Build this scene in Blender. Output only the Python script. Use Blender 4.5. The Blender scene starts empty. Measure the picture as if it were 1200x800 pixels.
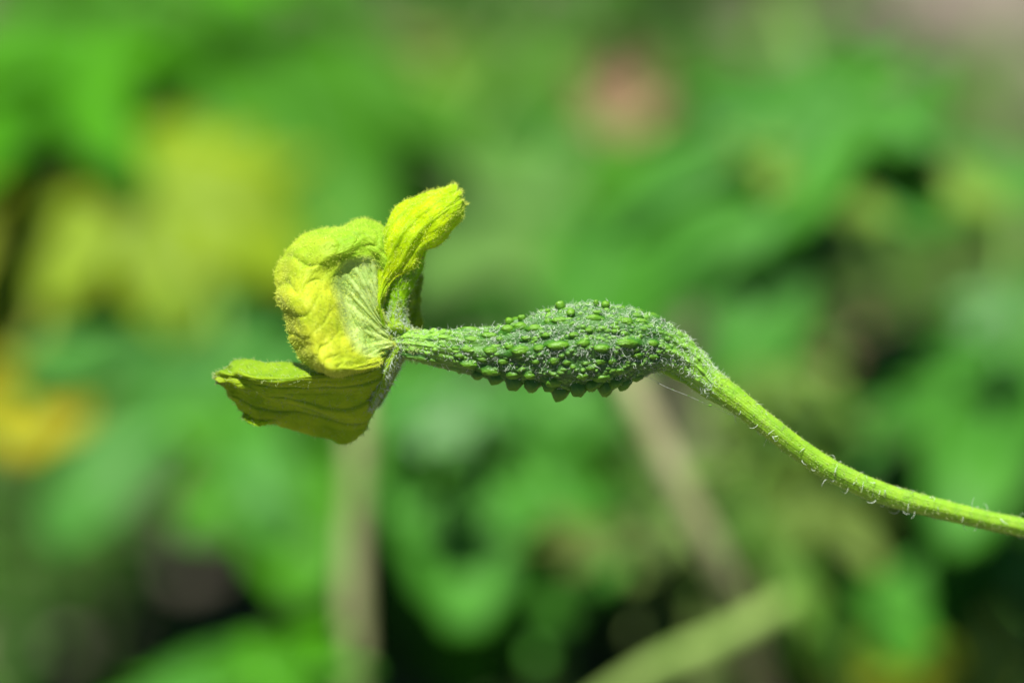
import bpy, math, random
import numpy as np
from mathutils import Vector, Matrix, Quaternion

random.seed(7)
rng = np.random.default_rng(11)

# ------------------------------------------------------------------ camera, sky, sun, exposure
# 1 Blender unit = 1 cm (macro scene)
S = bpy.context.scene
S.unit_settings.system = 'METRIC'
S.unit_settings.scale_length = 0.01
PITCH = math.radians(30)          # camera looks down onto the plant by this much
DIST = 28.0                       # cm from lens to the flower
PPC = 120.0                       # photo pixels (1200 wide) per cm at the flower
HEIGHT = 22.0                     # cm, flower above the ground
cp, sp = math.cos(PITCH), math.sin(PITCH)
R3 = np.array([[1, 0, 0], [0, cp, sp], [0, -sp, cp]], float)   # local (right, away, up) -> world
C0 = np.array([0, 0, HEIGHT], float)
RM = Matrix(R3.tolist())

def W(l):                         # local -> world
    return np.asarray(l, float) @ R3.T + C0

cam = bpy.data.cameras.new('camera')
cam.lens = 100.0
cam.sensor_width = 36.0
cam.lens = DIST * 36.0 / (1200 / PPC)
cam.clip_start = 0.5
cam.clip_end = 5000
cam.dof.use_dof = True
cam.dof.focus_distance = DIST - 0.22
cam.dof.aperture_fstop = 0.068
cam.dof.aperture_blades = 0
cam_o = bpy.data.objects.new('camera', cam)
S.collection.objects.link(cam_o)
cam_o.location = W([0, -DIST, 0])
cam_o.rotation_euler = (math.radians(90) - PITCH, 0, 0)
S.camera = cam_o

sun_local = np.array([-0.10, -0.52, 0.84]); sun_local /= np.linalg.norm(sun_local)
sun_dir = R3 @ sun_local
elev = math.asin(sun_dir[2]); azim = math.atan2(sun_dir[0], sun_dir[1])
w = bpy.data.worlds.new('World'); S.world = w; w.use_nodes = True
wn = w.node_tree
sky = wn.nodes.new('ShaderNodeTexSky'); sky.sky_type = 'NISHITA'; sky.sun_disc = False
sky.air_density = 0.6; sky.dust_density = 0.4; sky.sun_elevation = elev; sky.sun_rotation = azim
wn.links.new(sky.outputs[0], wn.nodes['Background'].inputs[0])
wn.nodes['Background'].inputs[1].default_value = 0.05
sun = bpy.data.lights.new('sun', 'SUN'); sun.energy = 5.0; sun.angle = math.radians(0.5)
sun.color = (1.0, 0.965, 0.9)
sun_o = bpy.data.objects.new('sun', sun); S.collection.objects.link(sun_o)
sun_o.rotation_euler = Vector(sun_dir).to_track_quat('Z', 'Y').to_euler()
sun_o.location = (0, 0, 120)
S.view_settings.view_transform = 'Standard'
S.view_settings.look = 'None'
S.view_settings.gamma = 1
S.view_settings.exposure = 0.85
try:
    S.cycles.use_denoising = True
    S.cycles.max_bounces = 8
    S.cycles.transmission_bounces = 6
    S.cycles.sample_clamp_indirect = 6
except Exception:
    pass

# ------------------------------------------------------------------ helpers
def loc(px, py, d=0.0):
    k = (DIST + d) / DIST / PPC
    return np.array([(px - 600) * k, d, (400 - py) * k])

def at(px, py, d=0.0):
    return W(loc(px, py, d))

def tag(o, label=None, cat=None, group=None, kind=None):
    if label: o['label'] = label
    if cat: o['category'] = cat
    if group: o['group'] = group
    if kind: o['kind'] = kind
    return o

def empty(name, p):
    o = bpy.data.objects.new(name, None); S.collection.objects.link(o)
    o.location = p; o.empty_display_size = 0.5
    return o

def mk_mesh(name, v, faces, mat=None, smooth=True, attrs=None):
    """v (n,3), faces: list of (m,k) integer arrays"""
    me = bpy.data.meshes.new(name)
    v = np.ascontiguousarray(v, np.float32)
    if not isinstance(faces, (list, tuple)): faces = [faces]
    tot = np.concatenate([np.full(len(f), f.shape[1], np.int32) for f in faces])
    idx = np.concatenate([np.asarray(f, np.int32).ravel() for f in faces])
    me.vertices.add(len(v)); me.vertices.foreach_set('co', v.ravel())
    me.loops.add(len(idx)); me.loops.foreach_set('vertex_index', idx)
    me.polygons.add(len(tot))
    st = np.concatenate([[0], np.cumsum(tot)[:-1]]).astype(np.int32)
    me.polygons.foreach_set('loop_start', st)
    try: me.polygons.foreach_set('loop_total', tot)
    except Exception: pass
    me.polygons.foreach_set('use_smooth', np.full(len(tot), smooth))
    if attrs:
        for k, a in attrs.items():
            at_ = me.attributes.new(k, 'FLOAT', 'POINT')
            at_.data.foreach_set('value', np.ascontiguousarray(a, np.float32))
    me.update(calc_edges=True); me.validate()
    if mat: me.materials.append(mat)
    return me

def obj(name, me, parent=None, location=None):
    o = bpy.data.objects.new(name, me); S.collection.objects.link(o)
    if parent is not None: o.parent = parent
    if location is not None: o.location = location
    return o

def catmull(P, n, closed=False):
    """interpolate control rows P (k, ...) to n samples, centripetal-free Catmull-Rom"""
    P = np.asarray(P, float); k = len(P)
    t = np.linspace(0, k - 1, n); i = np.clip(t.astype(int), 0, k - 2); f = t - i
    f = f.reshape((-1,) + (1,) * (P.ndim - 1))
    ext = np.concatenate([[2 * P[0] - P[1]], P, [2 * P[-1] - P[-2]]])
    p0, p1, p2, p3 = ext[i], ext[i + 1], ext[i + 2], ext[i + 3]
    return 0.5 * (2 * p1 + (p2 - p0) * f + (2 * p0 - 5 * p1 + 4 * p2 - p3) * f ** 2 + (-p0 + 3 * p1 - 3 * p2 + p3) * f ** 3)

def grid_faces(nu, nv, wrap=False, off=0):
    a = np.arange(nu * nv).reshape(nu, nv)
    if wrap: a = np.concatenate([a, a[:, :1]], axis=1)
    return np.stack([a[:-1, :-1], a[1:, :-1], a[1:, 1:], a[:-1, 1:]], -1).reshape(-1, 4) + off

def grid_normals(G):
    du = np.gradient(G, axis=0); dv = np.gradient(G, axis=1)
    n = np.cross(du, dv); n /= np.linalg.norm(n, axis=-1, keepdims=True) + 1e-12
    return n

def noise2(nu, nv, cu, cv, seed=0, octaves=3, wrap_v=False):
    """smooth value noise on an nu x nv grid, with cu x cv cells"""
    r = np.random.default_rng(seed); out = np.zeros((nu, nv)); amp = 1; tot = 0
    for o in range(octaves):
        a, b = int(cu * 2 ** o) + 2, int(cv * 2 ** o) + 2
        g = r.uniform(-1, 1, (a, b))
        if wrap_v: g[:, -1] = g[:, 0]
        x = np.linspace(0, a - 1.001, nu); y = np.linspace(0, b - 1.001, nv)
        xi, yi = x.astype(int), y.astype(int)
        fx, fy = x - xi, y - yi
        fx = fx * fx * (3 - 2 * fx); fy = fy * fy * (3 - 2 * fy)
        q = (g[np.ix_(xi, yi)] * np.outer(1 - fx, 1 - fy) + g[np.ix_(xi + 1, yi)] * np.outer(fx, 1 - fy)
             + g[np.ix_(xi, yi + 1)] * np.outer(1 - fx, fy) + g[np.ix_(xi + 1, yi + 1)] * np.outer(fx, fy))
        out += q * amp; tot += amp; amp *= 0.5
    return out / tot

def sheet(ctrl, nu, nv):
    """ctrl (a,b,3) -> (nu,nv,3)"""
    c = catmull(ctrl, nu)
    return np.swapaxes(catmull(np.swapaxes(c, 0, 1), nv), 0, 1)

def tube_grid(P, r, seg, up=None):
    """world spine P (n,3), radius r (n,), returns ring grid (n,seg,3), ring normals"""
    P = np.asarray(P, float); n = len(P)
    T = np.gradient(P, axis=0); T /= np.linalg.norm(T, axis=1, keepdims=True) + 1e-12
    u = np.array(up if up is not None else [0.12, 0.3, 0.95], float)
    A = np.zeros((n, 3)); a = u - T[0] * (u @ T[0]); a /= np.linalg.norm(a)
    for i in range(n):
        a = a - T[i] * (a @ T[i]); a /= np.linalg.norm(a) + 1e-12; A[i] = a
    B = np.cross(T, A)
    ph = np.arange(seg) / seg * 2 * np.pi
    N = A[:, None] * np.cos(ph)[None, :, None] + B[:, None] * np.sin(ph)[None, :, None]
    r = np.asarray(r, float)
    if r.ndim == 0: r = np.full(n, float(r))
    if r.ndim == 1: r = r[:, None]
    return P[:, None] + N * r[..., None], N

def tube_mesh(name, P, r, seg, mat, origin=(0, 0, 0)):
    G, N = tube_grid(P, r, seg)
    n = len(P)
    v = G.reshape(-1, 3) - np.array(origin)
    caps = [np.array([list(range(seg))[::-1]]), np.array([[(n - 1) * seg + k for k in range(seg)]])]
    f = grid_faces(n, seg, True)
    return mk_mesh(name, v, [f[:, ::-1]] + caps, mat)

def hair_mesh(name, roots, dirs, length, radius, mat, curl=0.6, k=4, droop=None, origin=(0, 0, 0), seed=1):
    """many three-sided tapering curved hairs as one mesh"""
    r = np.random.default_rng(seed); n = len(roots)
    L = np.broadcast_to(np.asarray(length, float), (n,)) * r.uniform(0.45, 1.35, n)
    D = dirs / (np.linalg.norm(dirs, axis=1, keepdims=True) + 1e-9)
    rv = r.normal(size=(n, 3)); A = np.cross(D, rv); A /= np.linalg.norm(A, axis=1, keepdims=True) + 1e-9
    B = np.cross(D, A)
    t = np.linspace(0, 1, k)
    c = curl * r.uniform(0.2, 1.3, n)
    ang = c[:, None] * t[None] * 1.6
    tw = r.uniform(-1, 1, n) * curl
    fwd = np.where(ang > 1e-4, np.sin(ang) / np.maximum(ang, 1e-4), 1.0) * t
    sid = np.where(ang > 1e-4, (1 - np.cos(ang)) / np.maximum(ang, 1e-4), 0.0) * t
    P = roots[:, None] + L[:, None, None] * (D[:, None] * fwd[..., None] + A[:, None] * sid[..., None]
                                           + B[:, None] * (tw[:, None] * t[None] ** 2 * 0.35)[..., None])
    T = np.gradient(P, axis=1); T /= np.linalg.norm(T, axis=2, keepdims=True) + 1e-12
    X = np.cross(T, B[:, None] + 0 * T); X /= np.linalg.norm(X, axis=2, keepdims=True) + 1e-12
    Y = np.cross(T, X)
    rad = radius * r.uniform(0.7, 1.3, n)[:, None] * (1 - 0.75 * t[None] ** 1.5)
    vs = []
    for j in range(3):
        a = j * 2 * np.pi / 3
        vs.append(P + rad[..., None] * (math.cos(a) * X + math.sin(a) * Y))
    V = np.stack(vs, 2).reshape(-1, 3) - np.array(origin)         # n,k,3
    base = (np.arange(n) * k * 3)[:, None, None]
    ring = (np.arange(k - 1) * 3)[None, :, None]
    j = np.arange(3)[None, None]; j2 = (j + 1) % 3
    f = np.stack([base + ring + j, base + ring + j2, base + ring + 3 + j2, base + ring + 3 + j], -1).reshape(-1, 4)
    return mk_mesh(name, V, f, mat)

# ------------------------------------------------------------------ materials
def new_mat(name):
    m = bpy.data.materials.new(name); m.use_nodes = True
    nt = m.node_tree; nt.nodes.clear()
    out = nt.nodes.new('ShaderNodeOutputMaterial')
    return m, nt, out

def N(nt, typ, **kw):
    n = nt.nodes.new(typ)
    for k, v in kw.items():
        if k.startswith('i_'):
            key = k[2:]; key = int(key) if key.isdigit() else key.replace('_', ' ')
            n.inputs[key].default_value = v
        else: setattr(n, k, v)
    return n

def ramp(nt, fac, stops):
    r = nt.nodes.new('ShaderNodeValToRGB'); e = r.color_ramp.elements
    while len(e) < len(stops): e.new(0.5)
    for el, (p, c) in zip(e, stops): el.position = p; el.color = (*c, 1)
    nt.links.new(fac, r.inputs[0]); return r.outputs[0]

def mixc(nt, fac, a, b):
    m = nt.nodes.new('ShaderNodeMix'); m.data_type = 'RGBA'
    for s, v in ((0, fac), (6, a), (7, b)):
        if isinstance(v, (int, float)): m.inputs[s].default_value = v
        elif isinstance(v, tuple): m.inputs[s].default_value = (*v, 1)
        else: nt.links.new(v, m.inputs[s])
    return m.outputs[2]

def noise_out(nt, scale, detail=3, rough=0.55, coord='Object', vec=None):
    tc = nt.nodes.new('ShaderNodeTexCoord'); n = N(nt, 'ShaderNodeTexNoise')
    n.inputs['Scale'].default_value = scale; n.inputs['Detail'].default_value = detail
    n.inputs['Roughness'].default_value = rough
    nt.links.new(tc.outputs[coord], n.inputs['Vector']); return n.outputs['Fac']

def attr(nt, name):
    a = nt.nodes.new('ShaderNodeAttribute'); a.attribute_name = name; return a.outputs['Fac']

def math_n(nt, op, a, b=0.0, clamp=False):
    m = nt.nodes.new('ShaderNodeMath'); m.operation = op; m.use_clamp = clamp
    for s, v in ((0, a), (1, b)):
        if isinstance(v, (int, float)): m.inputs[s].default_value = v
        else: nt.links.new(v, m.inputs[s])
    return m.outputs[0]

def plant_shader(nt, out, col, tcol, trans=0.35, rough=0.5, spec=0.35, bump=None, bump_d=0.01, sheen=0.0):
    """reflecting front + light let through a thin blade"""
    p = nt.nodes.new('ShaderNodeBsdfPrincipled')
    p.inputs['Roughness'].default_value = rough
    p.inputs['Specular IOR Level'].default_value = spec
    if sheen:
        p.inputs['Sheen Weight'].default_value = sheen
        p.inputs['Sheen Roughness'].default_value = 0.4
    t = nt.nodes.new('ShaderNodeBsdfTranslucent')
    for c, s in ((col, p.inputs['Base Color']), (tcol, t.inputs['Color'])):
        if isinstance(c, tuple): s.default_value = (*c, 1)
        else: nt.links.new(c, s)
    if bump is not None:
        b = nt.nodes.new('ShaderNodeBump'); b.inputs['Distance'].default_value = bump_d
        b.inputs['Strength'].default_value = 1.0
        nt.links.new(bump, b.inputs['Height']); nt.links.new(b.outputs[0], p.inputs['Normal'])
    m = nt.nodes.new('ShaderNodeMixShader'); m.inputs[0].default_value = trans
    nt.links.new(p.outputs[0], m.inputs[1]); nt.links.new(t.outputs[0], m.inputs[2])
    nt.links.new(m.outputs[0], out.inputs[0])
    return p, t

def petal_material(name, yellow, green, trans, vein_strength=0.6):
    m, nt, out = new_mat(name)
    n1 = noise_out(nt, 4.5, 4, 0.6); n2 = noise_out(nt, 38, 3, 0.6)
    base = mixc(nt, attr(nt, 'green'), yellow, green)
    base = mixc(nt, attr(nt, 'pale'), base, (0.52, 0.68, 0.25))
    warm = ramp(nt, n1, [(0.35, (0.78, 0.86, 0.6)), (0.62, (1.05, 1.0, 1.0))])
    mm = nt.nodes.new('ShaderNodeMix'); mm.data_type = 'RGBA'; mm.blend_type = 'MULTIPLY'
    mm.inputs[0].default_value = 1.0
    nt.links.new(base, mm.inputs[6]); nt.links.new(warm, mm.inputs[7])
    dark = tuple(c * k for c, k in zip(green, (0.42, 0.6, 0.5)))
    col = mixc(nt, math_n(nt, 'MULTIPLY', attr(nt, 'vein_crease'), vein_strength, True), mm.outputs[2], dark)
    gr = ramp(nt, n2, [(0.3, (0.90, 0.90, 0.86)), (0.7, (1.05, 1.05, 1.06))])
    m2 = nt.nodes.new('ShaderNodeMix'); m2.data_type = 'RGBA'; m2.blend_type = 'MULTIPLY'; m2.inputs[0].default_value = 1.0
    nt.links.new(col, m2.inputs[6]); nt.links.new(gr, m2.inputs[7])
    plant_shader(nt, out, m2.outputs[2], mixc(nt, 0.45, m2.outputs[2], (0.9, 1.0, 0.08)), trans, 0.55, 0.2, n2, 0.005, 0.1)
    return m

M_petal_bright = petal_material('petal_yellow_green', (0.64, 0.84, 0.004), (0.28, 0.62, 0.008), 0.56, 0.35)
M_petal_hood = petal_material('petal_golden', (0.60, 0.66, 0.035), (0.32, 0.58, 0.03), 0.38, 0.35)
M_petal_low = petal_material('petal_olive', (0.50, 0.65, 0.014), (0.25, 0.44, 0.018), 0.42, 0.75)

def hair_material(name, c, trans=0.35):
    m, nt, out = new_mat(name)
    plant_shader(nt, out, c, c, trans, 0.4, 0.4)
    return m
M_hair_white = hair_material('white_hair', (0.74, 0.84, 0.68), .25)
M_hair_pale = hair_material('pale_green_hair', (0.62, 0.74, 0.30))
M_hair_yellow = hair_material('pale_yellow_hair', (0.84, 0.93, 0.16))

def fruit_material():
    m, nt, out = new_mat('young_fruit_skin')
    n1 = noise_out(nt, 5, 4); n2 = noise_out(nt, 55, 3, 0.65)
    c1 = ramp(nt, n1, [(0.3, (0.020, 0.085, 0.007)), (0.7, (0.05, 0.17, 0.010))])
    c2 = mixc(nt, attr(nt, 'bump'), c1, (0.14, 0.34, 0.018))
    c3 = mixc(nt, attr(nt, 'ends'), c2, (0.24, 0.50, 0.03))
    dust = ramp(nt, n2, [(0.52, (0, 0, 0)), (0.66, (0.55, 0.55, 0.55))])
    c4 = mixc(nt, dust, c3, (0.16, 0.32, 0.12))
    p, t = plant_shader(nt, out, c4, c4, 0.0, 0.36, 0.45, n2, 0.012)
    p.inputs['Subsurface Weight'].default_value = 0.12
    p.inputs['Subsurface Radius'].default_value = (0.5, 1.0, 0.2)
    p.inputs['Subsurface Scale'].default_value = 0.03
    return m
M_fruit = fruit_material()

def tubercle_material():
    m, nt, out = new_mat('tubercle_skin')
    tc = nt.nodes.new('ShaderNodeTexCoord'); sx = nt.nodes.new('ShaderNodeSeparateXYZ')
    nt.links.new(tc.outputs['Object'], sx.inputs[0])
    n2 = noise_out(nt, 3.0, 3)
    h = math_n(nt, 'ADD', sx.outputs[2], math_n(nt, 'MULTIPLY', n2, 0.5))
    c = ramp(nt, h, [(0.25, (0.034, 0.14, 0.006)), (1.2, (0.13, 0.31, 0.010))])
    p, t = plant_shader(nt, out, c, c, 0.0, 0.42, 0.35, n2, 0.01)
    p.inputs['Subsurface Weight'].default_value = 0.12
    p.inputs['Subsurface Radius'].default_value = (0.5, 1.0, 0.15)
    p.inputs['Subsurface Scale'].default_value = 0.04
    return m
M_tub = tubercle_material()

def stem_material(name, a, b, dusty=(0.38, 0.56, 0.14)):
    m, nt, out = new_mat(name)
    n1 = noise_out(nt, 7, 3); n2 = noise_out(nt, 60, 3, 0.7)
    c = ramp(nt, n1, [(0.3, a), (0.7, b)])
    d = ramp(nt, n2, [(0.5, (0, 0, 0)), (0.72, (0.25, 0.25, 0.25))])
    c2 = mixc(nt, d, c, dusty)
    plant_shader(nt, out, c2, c2, 0.12, 0.4, 0.4, n2, 0.01)
    return m
M_stem = stem_material('young_stem_skin', (0.18, 0.42, 0.010), (0.29, 0.54, 0.016))

_leafm = {}
def leaf_material(c, gloss=0.5, spec=0.15, trans=0.35):
    key = (c, gloss, spec, trans)
    if key in _leafm: return _leafm[key]
    m, nt, out = new_mat('leaf_green')
    n1 = noise_out(nt, 2.2, 4); n2 = noise_out(nt, 5, 3)
    a = tuple(x * 0.6 for x in c); b = (min(1, c[0] * 1.5), min(1, c[1] * 1.25), c[2] * 1.2)
    col = ramp(nt, n1, [(0.32, a), (0.68, b)])
    vein_crease = mixc(nt, attr(nt, 'vein_crease'), col, tuple(min(1, x * 1.3 + 0.06) for x in c))
    tcol = mixc(nt, 0.55, vein_crease, (min(1, c[0] * 1.8 + .02), min(1, c[1] * 1.5), c[2] * 0.6))
    plant_shader(nt, out, vein_crease, tcol, trans, gloss, spec, n2, 0.06)
    _leafm[key] = m
    return m

def plain_material(name, a, b, scale=2.0, rough=0.8, bump=0.05):
    m, nt, out = new_mat(name)
    n1 = noise_out(nt, scale, 5, 0.6)
    c = ramp(nt, n1, [(0.35, a), (0.65, b)])
    p = nt.nodes.new('ShaderNodeBsdfPrincipled'); p.inputs['Roughness'].default_value = rough
    b_ = nt.nodes.new('ShaderNodeBump'); b_.inputs['Distance'].default_value = bump
    nt.links.new(n1, b_.inputs['Height']); nt.links.new(b_.outputs[0], p.inputs['Normal'])
    nt.links.new(c, p.inputs['Base Color']); nt.links.new(p.outputs[0], out.inputs[0])
    return m

# ------------------------------------------------------------------ the ground
M_soil = plain_material('dry_soil', (0.066, 0.057, 0.042), (0.20, 0.172, 0.13), 0.16, 0.95, 0.25)
n = 140
ax = np.sign(np.linspace(-1, 1, n)) * np.abs(np.linspace(-1, 1, n)) ** 2.4
gx, gy = np.meshgrid(ax * 1500, ax * 1500 + 40, indexing='ij')
near = np.exp(-((gx) ** 2 + (gy - 40) ** 2) / 90 ** 2)
gz = near * (noise2(n, n, 26, 26, 3, 3) * 2.2) - 0.9
gG = np.stack([gx, gy, gz], -1)
g = obj('ground', mk_mesh('ground', gG.reshape(-1, 3), grid_faces(n, n), M_soil))
tag(g, 'dry brown soil under the vines, seen blurred between leaves', kind='structure')

def ground_z(x, y):
    i = np.argmin(np.abs(gx[:, 0] - x)); j = np.argmin(np.abs(gy[0] - y))
    return gz[i, j]

# ------------------------------------------------------------------ the flower shoot in focus
root = empty('bitter_melon_shoot', at(1560, 640, 1.0))
tag(root, 'sharp green warty young bitter melon with yellow flower on a curved hairy stem', 'young fruit')
O = np.array(root.location)

# --- fruit
FS = np.array([  # px, py, radius px
    (452, 399, 9), (464, 401, 12), (480, 403, 16), (500, 406, 19), (530, 409.5, 23), (560, 413, 26.5), (590, 413, 31),
    (620, 411.5, 38), (650, 409, 45.5), (680, 406, 49.5), (705, 404.5, 47), (730, 403.5, 43), (752, 404, 36.5), (772, 406.5, 29.5),
    (789, 412.5, 24), (803, 421, 20.3), (815, 431, 18.2), (827, 443, 16), (840, 455, 14), (856, 468, 12)], float)
nU, nV = 620, 440
f = catmull(FS, 2000)
arc = np.concatenate([[0], np.cumsum(np.hypot(*np.diff(f[:, :2], axis=0).T))])
sU = np.linspace(0, arc[-1], nU)
FP = np.stack([np.interp(sU, arc, f[:, k]) for k in range(3)], 1)     # px, py, r
for k in range(3):
    ker = np.ones(15) / 15; pad = np.pad(FP[:, k], 7, mode='reflect', reflect_type='odd'); FP[:, k] = np.convolve(pad, ker, 'valid')
fr_local = np.stack([(FP[:, 0] - 600) / PPC, np.zeros(nU), (400 - FP[:, 1]) / PPC], 1)
fr_r = FP[:, 2] / PPC
Tt = np.gradient(fr_local, axis=0); Tt /= np.linalg.norm(Tt, axis=1, keepdims=True)
UPv = np.stack([-Tt[:, 2], np.zeros(nU), Tt[:, 0]], 1)                # in-plane normal, upwards
TOW = np.array([0, -1.0, 0])
phi = np.linspace(-np.pi, np.pi, nV, endpoint=False)                  # 0 = towards camera, +90 up
Nn = UPv[:, None] * np.sin(phi)[None, :, None] + TOW[None, None] * np.cos(phi)[None, :, None]

def belly(px): return np.clip((px - 470) / 120, 0, 1) * np.clip((835 - px) / 60, 0, 1)
bel = belly(FP[:, 0])
H = np.zeros((nU, nV))                                                # height in px
H += (bel * 1.6)[:, None] * np.cos(phi * 10 + 0.6)[None]              # ten soft longitudinal ribs
H += noise2(nU, nV, 14, 9, 5, 4, True) * (0.7 + 1.5 * bel)[:, None]
# neck strands running along the left part and the stalk end
strand = np.clip((610 - FP[:, 0]) / 90, 0, 1) + np.clip((FP[:, 0] - 775) / 40, 0, 1)
wob = noise2(nU, nV, 8, 5, 8, 2, True) * 1.1
H += strand[:, None] * 1.1 * np.maximum(0, np.cos(phi[None] * 13 + wob * 2.2))
# small warts stamped on
bumpA = np.zeros((nU, nV)); bumpH = np.zeros((nU, nV))
du = arc[-1] / (nU - 1)
def stamp(i, j, ru, rv, h, kind=2.0):
    """dome of half sizes ru (along) and rv (around) px"""
    rr = FP[i, 2] * 2 * np.pi / nV
    a, b = int(ru / du * 1.4) + 2, int(rv / rr * 1.4) + 2
    ii = np.arange(max(0, i - a), min(nU, i + a + 1)); jj = (np.arange(j - b, j + b + 1))
    x = (ii - i)[:, None] * du / ru; y = (jj - j)[None] * rr / rv
    q = np.clip(1 - (x * x + y * y), 0, 1) ** 0.8 * h
    jm = jj % nV; blk = np.ix_(ii, jm)
    bumpH[blk] = np.maximum(bumpH[blk], q)
    bumpA[blk] = np.maximum(bumpA[blk], np.clip(q / 2.2, 0, 1))
r_ = np.random.default_rng(21)
for _ in range(3000):
    i = r_.integers(4, nU - 5); px = FP[i, 0]
    pr = 0.15 + 0.85 * np.clip((px - 560) / 110, 0, 1); pr *= np.clip((815 - px) / 50, 0, 1)
    if r_.random() > pr: continue
    if FP[i, 2] < 12: continue
    j = r_.integers(0, nV); s = r_.uniform(1.0, 2.9)
    stamp(i, j, s * r_.uniform(1, 1.7), s, s * r_.uniform(0.5, 1.1))
for _ in range(130):
    i = r_.integers(20, nU - 60); j = r_.integers(0, nV); s = r_.uniform(2.2, 3.6)
    if FP[i, 2] < 14: continue
    stamp(i, j, s * r_.uniform(1.3, 2.2), s * 0.85, s * 0.7)
H += bumpH
FG = fr_local[:, None] + Nn * (fr_r[:, None] + H / PPC)[..., None]
FGw = W(FG.reshape(-1, 3)) - O
ends = np.clip((585 - FP[:, 0]) / 120, 0, 1) * 0.85 + np.clip((FP[:, 0] - 770) / 60, 0, 1) * 0.95
me = mk_mesh('fruit', FGw, [grid_faces(nU, nV, True)], M_fruit,
             attrs={'bump': bumpA.ravel(), 'ends': np.repeat(ends, nV)})
fruit = obj('fruit', me, root)

def fruit_at(px, py, clampv=0.985, back=False):
    d = (FP[:, 0] - px) ** 2 + (FP[:, 1] - py) ** 2
    # spine index whose cross-section passes through the pixel
    v = (px - FP[:, 0]) * Tt[:, 0] - (py - FP[:, 1]) * Tt[:, 2]
    i = int(np.argmin(np.abs(v) + 0.002 * d))
    off = (px - FP[i, 0]) * UPv[i, 0] - (py - FP[i, 1]) * UPv[i, 2]
    sn = np.clip(off / (FP[i, 2] + 1), -clampv, clampv)
    ph = math.asin(sn)
    return i, ph
def fruit_point(i, ph):
    j = int(round((ph + np.pi) / (2 * np.pi) * nV)) % nV
    Nl = UPv[i] * math.sin(ph) + TOW * math.cos(ph)
    base = fr_local[i] + Nl * (fr_r[i] + (H[i, j] * 0.3) / PPC)
    return base, Nl, Tt[i]

# wart meshes: unit dome (z up), x along the fruit
def wart_mesh(kind, seed):
    r = np.random.default_rng(seed); nr, ns = 9, 18
    tt = np.linspace(0, 1, nr); a = np.linspace(0, 2 * np.pi, ns, endpoint=False)
    if kind == 'dome': rad = np.interp(tt, [0, .2, .4, .6, .8, .92, 1], [1.45, 1.12, .95, .8, .55, .3, 0]); z = np.interp(tt, [0, .2, .4, .6, .8, .92, 1], [.1, .36, .6, .8, .94, .99, 1])
    elif kind == 'knob': rad = np.interp(tt, [0, .2, .45, .7, .88, 1], [0.85, 0.78, 0.95, 0.85, 0.5, 0.0]); z = np.interp(tt, [0, .2, .45, .7, .88, 1], [0, .3, .62, .86, .97, 1.0])
    else: rad = np.interp(tt, [0, .25, .5, .75, .9, 1], [1.15, 1.0, 0.8, 0.5, 0.3, 0]); z = np.interp(tt, [0, .25, .5, .75, .9, 1], [0, 0.3, 0.6, 0.85, 0.96, 1])
    jit = 1 + 0.30 * noise2(nr, ns, 2, 4, seed, 2, True)
    X = np.cos(a)[None] * rad[:, None] * jit; Y = np.sin(a)[None] * rad[:, None] * jit
    Z = np.repeat(z[:, None], ns, 1) * (1 + 0.08 * noise2(nr, ns, 2, 3, seed + 5, 1, True)) - 0.38
    if kind == 'tooth': X = X - 0.35 * (Z + 0.28) ** 1.4
    # tiny facets of roughness
    Z = Z + r.normal(0, 0.035, Z.shape); X = X + r.normal(0, 0.035, Z.shape)
    X[-1] = X[-1].mean(); Y[-1] = Y[-1].mean(); Z[-1] = Z[-1].mean()
    v = np.stack([X, Y, Z], -1).reshape(-1, 3)
    return mk_mesh('tubercle_' + kind, v, [grid_faces(nr, ns, True)], M_tub)
WART = {k: [wart_mesh(k, s) for s in (1, 2, 3)] for k in ('dome', 'knob', 'tooth')}
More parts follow.
